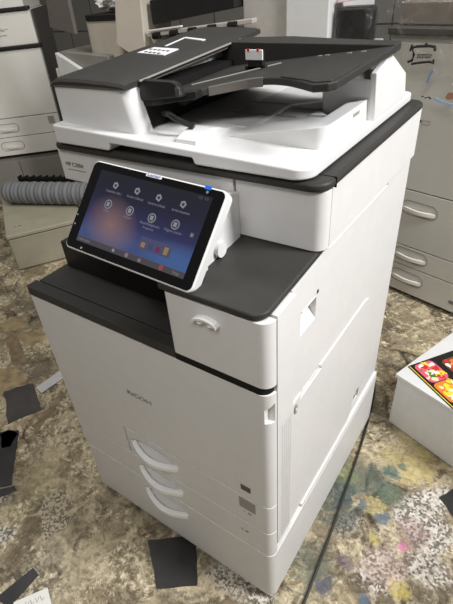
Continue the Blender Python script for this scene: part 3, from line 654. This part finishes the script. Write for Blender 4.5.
menu_board('black printed food menu board lying on the low white cabinet, nearer the camera', (.657,.714,.220), R(-35), .30, .225,
    [(.046,.046,.090,['food_pink','food_green','food_yellow','food_red','food_cream']), (.130,.044,.090,['food_orange','food_yellow','food_yellow','food_cream']), (.060,.130,.084,['food_brown','food_orange','food_red','food_red']), (.150,.128,.084,['food_cream','food_orange','food_red','food_brown']),
     (.105,.195,.060,['food_yellow','food_cream']), (.20,.06,.07,['food_green','food_cream','food_orange']), (.235,.14,.07,['food_red','food_yellow']), (.19,.198,.055,['food_pink','food_cream'])])
menu_board('second food menu board on the low white cabinet, partly cut by the right picture edge', (.742,.905,.220), R(-19), .24, .075, [(.032,.038,.058,['food_orange','food_red','food_brown']), (.10,.038,.058,['food_green','food_cream']), (.165,.038,.058,['food_yellow','food_red'])])

# ------------------------------------------------------------------ right-hand copier under plastic
rc = thing('office_copier', 'grey putty copier with oval drawer handles behind the low white cabinet at right', 'copier', (.432,1.404,0), R(-15))
RX0, RX1 = -.185, .40
obj('cabinet_body', B(RX0, RX1, .012, .62, .02, 1.005), M['putty'], rc, .004)
def rdrawer(name, z0, z1):
    return obj(name, B(RX0, RX1, -.004, .014, z0, z1), M['putty'], rc, .002)
def oval_handle(dr, xc, zc, w, h, mats=('handlelit',)):
    cut(dr, lambda b: prism(b, [(xc + (w/2-h/2)*(1 if c > 0 else -1)*(1 if abs(c) > .001 else 0) + h/2*c, zc + h/2*math.sin(t)) for t in [2*math.pi*(k+.5)/22 for k in range(22)] for c in [math.cos(t)]], -.02, .011, 'y'))
    b = bmesh.new(); ring = [(xc + (w/2-h/2)*(1 if math.cos(t) > 0 else -1) + h/2*math.cos(t), -.0035 if dr.name.startswith('drawer') else -.0075, zc + h/2*math.sin(t)) for t in [2*math.pi*(k+.5)/26 for k in range(27)]]
    tube(b, ring, .0022, 5, closed_ends=False); obj('handle_shade_rim', b, M['oldgrey'], dr)  # grey ring draws the shaded edge of the recess
    b = bmesh.new(); n = 12; secs = []
    for i in range(n+1):
        t = i/n; x = xc + (w-.008)*(t-.5); y = -.014*math.sin(math.pi*t) + .0
        secs.append([b.verts.new((x, y-.004, zc-.017)), b.verts.new((x, y+.005, zc-.017)), b.verts.new((x, y+.005, zc-.001)), b.verts.new((x, y-.004, zc-.001))])
    for a, c in zip(secs, secs[1:]):
        for k in range(4): b.faces.new((a[k], a[(k+1)%4], c[(k+1)%4], c[k]))
    b.faces.new(secs[0]); b.faces.new(secs[-1]); obj('drawer_handle', b, M['oldwhite'], dr, .002)
rdrawer('front_door', .484, .985)
for z0, z1, zc, w in ((.244, .480, .412, .15), (.152, .240, .203, .15), (.022, .148, .097, .15)):
    oval_handle(rdrawer('drawer', z0, z1), .040, zc, w, .058)
obj('door_mark', B(-.02, -.014, -.006, -.003, .737, .744), M['inkblack'], rc); 
bm = bmesh.new(); 
for a in ((-.010,.02,.731,.7318),(-.010,.02,.744,.7448),(-.010,-.0092,.731,.7448),(.0192,.02,.731,.7448)): box(bm, a[0], a[1], -.0052, -.0035, a[2], a[3])
obj('door_outline', bm, M['grey'], rc)
bm = bmesh.new()
for k in range(5): box(bm, .236 + k*.006, .240 + k*.006, -.0052, -.0035, .060, .074)
obj('drawer_print', bm, M['ink'], rc)
obj('dark_trim', B(RX0-.006, RX1+.006, -.01, .62, 1.006, 1.030), M['darkgrey'], rc, .006)
obj('scanner_top', B(RX0+.01, RX1, .03, .60, 1.031, 1.10), M['taupe'], rc, .006)
# crumpled clear plastic film draped over it
def film(name, label, pts_fn, nu, nv, parent=None, amp=.012):
    b = bmesh.new(); g = []
    for j in range(nv+1):
        row = []
        for i in range(nu+1):
            p = Vector(pts_fn(i/nu, j/nv)); s = i*.7 + j*.45
            p += Vector((random.uniform(-1,1)*amp*.4, random.uniform(-1,1)*amp - amp*math.sin(i*1.3+j*.9)*.8 - amp*max(0,math.sin(i*.55-j*.8))**6*1.5, random.uniform(-1,1)*amp*.4)); row.append(b.verts.new(p))
        g.append(row)
    for j in range(nv):
        for i in range(nu): b.faces.new((g[j][i], g[j][i+1], g[j+1][i+1], g[j+1][i]))
    o = obj(name, b, M['film'], smooth=180); 
    sm = o.modifiers.new('sub', 'SUBSURF'); sm.levels = 1; sm.render_levels = 1
    return o
def drape(u, v):
    # v 0: back of the top, v 1: hanging edge on the front
    x = RX0+.004 + u*(RX1-RX0+.02)
    L_ = [(0, .52, 1.125), (.4, .04, 1.130), (.5, -.035, 1.110), (1.0, -.045, .78 + .16*(1-u) + .03*math.sin(u*21))]
    for (a, ya, za), (b_, yb, zb2) in zip(L_, L_[1:]):
        if v <= b_ + 1e-6: t = (v-a)/(b_-a); return (x, ya+(yb-ya)*t, za+(zb2-za)*t)
fo = film('plastic_film', '', drape, 30, 22, amp=.009); fo.location = (.432,1.404,0); fo.rotation_euler = (0,0,R(-15))
tag(fo, 'crumpled clear plastic sheet draped over the grey putty copier at the right', 'plastic sheet')
M['calli'] = mat('black_brush_ink', (.07,.07,.07), .5, var=.1)
def brush_mark():
    b = bmesh.new()
    def bar(pts, w, y=-.056): tube(b, [(x - .006, y, .932 + (z-.85)*.72) for x, z in pts], w*.8, 6, rz=None)
    bar([(-.062,.900),(-.058,.925),(-.05,.915)], .004); bar([(-.064,.855),(-.050,.862),(-.046,.885),(-.056,.912),(-.040,.920),(.0,.924),(.020,.922),(.024,.905)], .0055)
    bar([(-.05,.848),(-.02,.856),(.012,.862),(.026,.858),(.024,.872)], .0050); bar([(-.012,.932),(-.006,.925)], .006)
    for k in range(6): bar([(-.034+k*.0085,.872+.004*(k%2)),(-.030+k*.0085,.892),(-.026+k*.0085,.878+.003*(k%3))], .0013)
    bar([(-.036,.886),(.012,.892)], .0011); bar([(-.034,.875),(.014,.879)], .0011)
    return b
mk = obj('brush_mark', brush_mark(), M['calli'], fo)
bm = bmesh.new()
for x, z in ((.00,.834),(.012,.831),(.022,.834),(.028,.831)): box(bm, x, x+.006, -.06, -.056, z, z+.003)
obj('brush_specks', bm, M['calli'], fo)
bm = bmesh.new(); prism(bm, [(.040,.830),(.06,.822),(.12,.814),(.12,.822),(.075,.829),(.05,.836)], -.058, -.0555, 'y'); obj('blue_print', bm, mat('pale_blue_print', (.62,.70,.78), .5), fo)
bm = bmesh.new(); prism(bm, [(.080,.840),(.09,.834),(.108,.838),(.106,.858),(.088,.856)], -.058, -.0555, 'y'); obj('orange_print', bm, mat('orange_print', (.62,.46,.38), .5), fo)
bm = bmesh.new(); prism(bm, [(.006,.880),(.014,.878),(.022,.905),(.026,.918),(.018,.918),(.010,.900)], -.058, -.0555, 'y'); obj('blue_print', bm, mat('blue_print', (.50,.58,.66), .5), fo)

# ------------------------------------------------------------------ left-hand copier
lc = thing('office_copier', 'tall white copier with two black bands and two tray drawers at the left edge', 'copier', (-2.228,1.279,0), R(43))
LX0, LX1 = -.20, .455
obj('base_cabinet', B(LX0, LX1, .01, .58, .0, .318), M['oldgrey'], lc, .003)
obj('base_door', B(LX0, .11, 0, .012, .02, .29), M['oldgrey'], lc, .002); obj('base_door', B(.114, LX1, 0, .012, .02, .29), M['oldgrey'], lc, .002)
obj('body', B(LX0, LX1, .012, .58, .32, .96), M['oldwhite'], lc, .004)
obj('base_line', B(LX0, LX1, -.004, .012, .318, .330), M['gapblack'], lc)
fd = obj('front_door', B(LX0, LX1, -.008, .014, .568, .945), M['oldwhite'], lc, .004)
for z0, z1, zc in ((.450, .564, .505), (.332, .446, .392)):
    dr = obj('paper_tray', B(LX0, LX1, -.008, .014, z0, z1), M['oldwhite'], lc, .002); oval_handle(dr, .11, zc, .15, .056)
obj('tray_window', B(.385, .425, -.010, -.006, .505, .552), M['grey'], lc); obj('tray_print', B(.41, .43, -.010, -.006, .478, .486), M['grey'], lc)
obj('dark_band', P(rrect(LX0, LX1+.016, -.022, .02, (.004,.016,.004,.004)), .948, .968), M['black'], lc, .004)
obj('shaded_right_side', B(LX1-.002, LX1+.006, .03, .58, .32, 1.14), M['darkgrey'], lc, .002)  # dark grey stands in for shade on this side
obj('feeder_body', B(LX0, LX1-.005, .0, .56, .961, 1.14), M['oldwhite'], lc, .012, 3)
bm = bmesh.new()
for k, (z, s, e) in enumerate(((1.062,.20,.27),(1.052,.18,.31),(1.045,.22,.28),(1.036,.24,.26),(1.022,.20,.29),(1.016,.21,.25))):
    for i in range(int((e-s)/.012)): box(bm, s+i*.012, s+i*.012+.006+.004*random.random(), -.0015, .0005, z, z+.004)
obj('brown_handwriting', bm, M['brown'], lc)
obj('dark_band', P(rrect(LX0, LX1-.002, -.017, .02, (.004,.016,.004,.004)), 1.141, 1.160), M['black'], lc, .004)
obj('top_lid', B(LX0, LX1-.03, .0, .55, 1.141, 1.24), M['oldwhite'], lc, .006)
# grey box on the floor with a ribbed roll on it
gb_ = thing('storage_box', 'dusty grey beige plastic box on the floor in front of the white copier at left', 'box', (-1.355,.672,0), R(58))
obj('box_body', B(.004, .40, .004, .66, .006, .186), M['boxgrey'], gb_, .006)
obj('box_lid', B(.0, .404, .0, .664, .190, .212), M['boxgrey'], gb_, .006)
bm = bmesh.new()
for x, z, w in ((.05,.19,.01),(.07,.17,.014)): box(bm, x, x+w, .10, .106, .2121, .2126)
obj('scuff_marks', bm, M['inkblack'], gb_)
bm = bmesh.new(); pts = [(-.29 + .58*k/64, 0, 0) for k in range(65)]
tube(bm, pts, [.058]+[.063 + .0022*math.sin(k*1.05) for k in range(63)]+[.058], 24)
rl_ = tag(obj('paper_roll', bm, M['ribs'], loc=(-1.458, 1.078, .2775), rot=(0, 0, R(21.8))), 'thick ribbed grey roll lying on the dusty grey box at left', 'roll')
bm = bmesh.new(); box(bm, -.18, .18, -.014, .014, 0, .09)
for k in range(24): box(bm, -.18 + k*.015, -.172 + k*.015, -.018, .018, .07, .115 + .01*(k % 3 == 0))
tag(obj('brush_strip', bm, M['gapblack'], loc=(-1.575, 1.150, .2125), rot=(0,0,R(21.8))), 'black bristle strip lying behind the grey ribbed roll', 'brush')
bm = bmesh.new(); prism(bm, rrect(-.03, .03, -.02, .02, .006), 0, .02)
tag(obj('red_cap', bm, M['red'], loc=(-2.02, .935, 0), rot=(0,0,.6)), 'small red plastic cap on the floor at the left picture edge', 'cap')

# steel strip and paper on the floor
bm = bmesh.new(); prism(bm, [(-.530,.155),(-.516,.40),(-.460,.385),(-.488,.148)], .0026, .006)
tag(obj('steel_strip', bm, M['steel']), 'bright steel scraper blade on the floor left of the big copier', 'blade')
pt = thing('paper_sheet', 'white paper scrap with handwriting in the near left corner', 'paper', (.044,-.356,.0028), R(57))
bm = bmesh.new(); prism(bm, [(0,0),(.084,0),(.092,-.06),(.008,-.075)], 0, .0006); obj('sheet', bm, M['paper'], pt)
bm = bmesh.new()
for k in range(4): tube(bm, [(.028+k*.012, -.012, .0008), (.032+k*.012, -.026, .0008), (.037+k*.012, -.014 - .006*(k % 2), .0008)], .0006, 5)
obj('handwriting', bm, M['ink'], pt)

# ------------------------------------------------------------------ machines behind
bc = thing('laser_copier', 'beige grey copier behind the big copier, dark top slab and open dark-framed door', 'copier', (-1.42,1.25,0), R(0))
obj('body', P([(.06,0),(.485,0),(.485,.55),(.06,.55)], .0, .90), M['oldwhite'], bc, .006)
obj('sloped_cover', P([(.093,.901),(.44,.901),(.44,.955),(.10,.974)], .022, .30, 'y'), M['oldgrey'], bc, .004)
obj('cover_front', P([(.092,.85),(.26,.85),(.26,.899),(.093,.972)], -.004, .021, 'y'), M['smallwhite'], bc, .003)
obj('exit_tower', P(rrect(.285, .50, .06, .30, .02), .90, 1.095), M['beige'], bc, .008)
obj('dark_slab', P(rrect(.295, .51, .05, .31, .02), 1.096, 1.118), M['black'], bc, .004)
fr_ = obj('framed_door', P([(.125,1.081),(.295,1.050),(.30,1.30),(.17,1.30)], -.02, .0, 'y'), M['framegrey'], bc, .003)
cut(fr_, lambda b: prism(b, [(.165,1.098),(.245,1.082),(.26,1.28),(.19,1.28)], -.03, -.006, 'y'))
obj('door_inset', P([(.165,1.098),(.245,1.082),(.26,1.28),(.19,1.28)], -.008, -.004, 'y'), M['insetgrey'], bc)
# ribbed sheets piled on it
bx = thing('machine_cover', 'beige grey box-shaped machine cover standing behind the feeder of the big copier', 'cover', (-.895,1.255,.9505), R(2))
obj('shell', P([(0,.052),(.10,.005),(.165,.040),(.180,.225),(.035,.225)], 0, .20, 'y'), M['beige'], bx, .006)
obj('dark_cap', P(rrect(.03, .20, .0, .20, .01), .226, .240), M['darkgrey'], bx, .003)
ac = thing('laser_copier', 'black-topped copier behind the feeder, with rollers showing and a white right end', 'copier', (-.72,1.32,0), R(0))
obj('body', B(-.19, .80, -.02, .62, 0, .93), M['oldwhite'], ac, .006)
obj('back_deck', B(-.19, .01, -.02, .30, .931, .950), M['oldgrey'], ac, .003)
obj('feeder_plate', P([(.02,.955),(.43,.955),(.43,1.0),(.02,.99)], .0, .3, 'y'), M['oldgrey'], ac, .003)
fo2 = obj('open_feeder', P([(.023,1.072),(.44,1.118),(.44,1.19),(.023,1.16)], -.03, .25, 'y'), M['black'], ac, .006)
obj('feeder_bar', P([(.01,1.030),(.53,1.070),(.53,1.086),(.01,1.046)], -.055, -.02, 'y'), M['insetgrey'], ac, .003)
for k in range(5):
    bm = bmesh.new(); tube(bm, [(.05+k*.095,-.060,1.036+.0075*k),(.085+k*.095,-.060,1.038+.0075*k)], .013, 10); obj('roller', bm, M['gapblack'], ac)
obj('white_bar', P([(.02,1.050),(.20,1.064),(.20,1.071),(.02,1.057)], -.06, -.045, 'y'), M['oldwhite'], ac, .002)
obj('end_tower', B(.635, .80, .0, .45, .931, 1.25), M['smallwhite'], ac, .006)
obj('end_cheek', B(.445, .634, .02, .45, .931, 1.25), M['insetgrey'], ac, .004)
# papers and wrapping on top
def crumple(name, label, cat, m, loc, sx, sy, h, seed, rz=0):
    rd = random.Random(seed); b = bmesh.new(); bmesh.ops.create_icosphere(b, subdivisions=3, radius=1)
    for v in b.verts:
        k = 1 + rd.uniform(-.22, .22); v.co = Vector((v.co.x*sx*k, v.co.y*sy*k, v.co.z*h*k))
    return tag(obj(name, b, m, loc=loc, rot=(0,0,rz), smooth=0), label, cat)

crumple('plastic_bag', 'crumpled white plastic bag on top of the beige box-shaped machine cover', 'bag', M['paper'], (-.76,1.36,1.243), .10, .08, .040, 3)
crumple('plastic_bag', 'crumpled white plastic bag on the dark slab of the beige grey copier', 'bag', M['paper'], (-1.015,1.43,1.160), .10, .09, .034, 11)
crumple('paper_wad', 'crumpled white paper lying on the black copier top at the top of the picture', 'paper', M['paper'], (-.50,1.44,1.222), .10, .07, .030, 5)
wb = thing('wrapped_bundle', 'black bundle wrapped in shiny plastic standing right of the white copier end', 'bundle', (.090,1.345,0))
bm = bmesh.new(); prism(bm, rrect(0, .122, 0, .080, .02), 0, 1.10); obj('bundle_core', bm, M['black'], wb, .01)
bm = bmesh.new(); rd = random.Random(9)
for j in range(15):
    pass
g = [[(x, y) for x, y in rrect(-.001, .126, -.004, .085, .022, 5)] for j in range(24)]
rows = [[bm.verts.new((x + rd.uniform(-.004,.004), y + rd.uniform(-.010,.002), .02 + j*.047)) for x, y in r] for j, r in enumerate(g)]
for a, c in zip(rows, rows[1:]):
    for k in range(len(a)): bm.faces.new((a[k], a[(k+1) % len(a)], c[(k+1) % len(a)], c[k]))
obj('shiny_wrap', bm, M['film'], wb, smooth=180)
bm = bmesh.new(); prism(bm, [(.004,.004),(.09,.01),(.11,.07),(.02,.078),(.004,.05)], lambda p: .0 + .03*p[0] + .02*math.sin(p[1]*30), lambda p: .003 + .03*p[0] + .02*math.sin(p[1]*30))
tag(obj('paper_sheet', bm, M['pinkpaper'], loc=(.090,1.347,1.1115)), 'pink paper sheet lying on the black wrapped bundle', 'paper')

# ------------------------------------------------------------------ light and camera
def area(name, loc, target, sx, sy, power, col=(1,1,1)):
    l = bpy.data.lights.new(name, 'AREA'); l.shape = 'RECTANGLE'; l.size = sx; l.size_y = sy; l.energy = power; l.color = col
    o = bpy.data.objects.new(name, l); C.objects.link(o); o.location = loc
    o.rotation_euler = (Vector(target) - Vector(loc)).to_track_quat('-Z', 'Y').to_euler(); return o
area('shop_light_right', (2.3, .6, 2.55), (.2, .3, .6), .5, 1.2, 97, (.975, .985, 1.0))
area('fill_light_front', (1.0, -1.15, 2.7), (.2, .0, .2), 1.2, .5, 24, (1.0, .99, .97))  # unseen fill, added to lift the copier front and handle tops
area('fill_light_left', (-1.2, .2, 2.75), (-1.2, .6, 0), 1.2, .4, 14, (1.0, .985, .96))  # unseen fill, added to brighten the left-hand copier
area('fill_light_back', (-.2, 1.2, 2.75), (-.2, 1.3, 0), 1.2, .3, 9, (1.0, .985, .96))  # unseen fill, added to brighten the machines behind
w = bpy.data.worlds.new('World'); bpy.context.scene.world = w; w.use_nodes = True
bg = w.node_tree.nodes['Background']; bg.inputs[0].default_value = (.80, .79, .77, 1); bg.inputs[1].default_value = .17
cam = bpy.data.cameras.new('Camera'); co = bpy.data.objects.new('Camera', cam); C.objects.link(co)
co.location = (0.82641, -0.41651, 1.24537); co.rotation_euler = (R(53.89666), R(4.84168), R(35.02592))
cam.sensor_width = 36; cam.lens = 462.179/604*36; cam.shift_x = (226.5-211.979)/604; cam.shift_y = (304.968-302)/604; cam.clip_start = .02
sc_ = bpy.context.scene; sc_.camera = co
sc_.view_settings.view_transform = 'Standard'; sc_.view_settings.look = 'None'; sc_.view_settings.exposure = 0; sc_.view_settings.gamma = 1; sc_.view_settings.use_curve_mapping = False
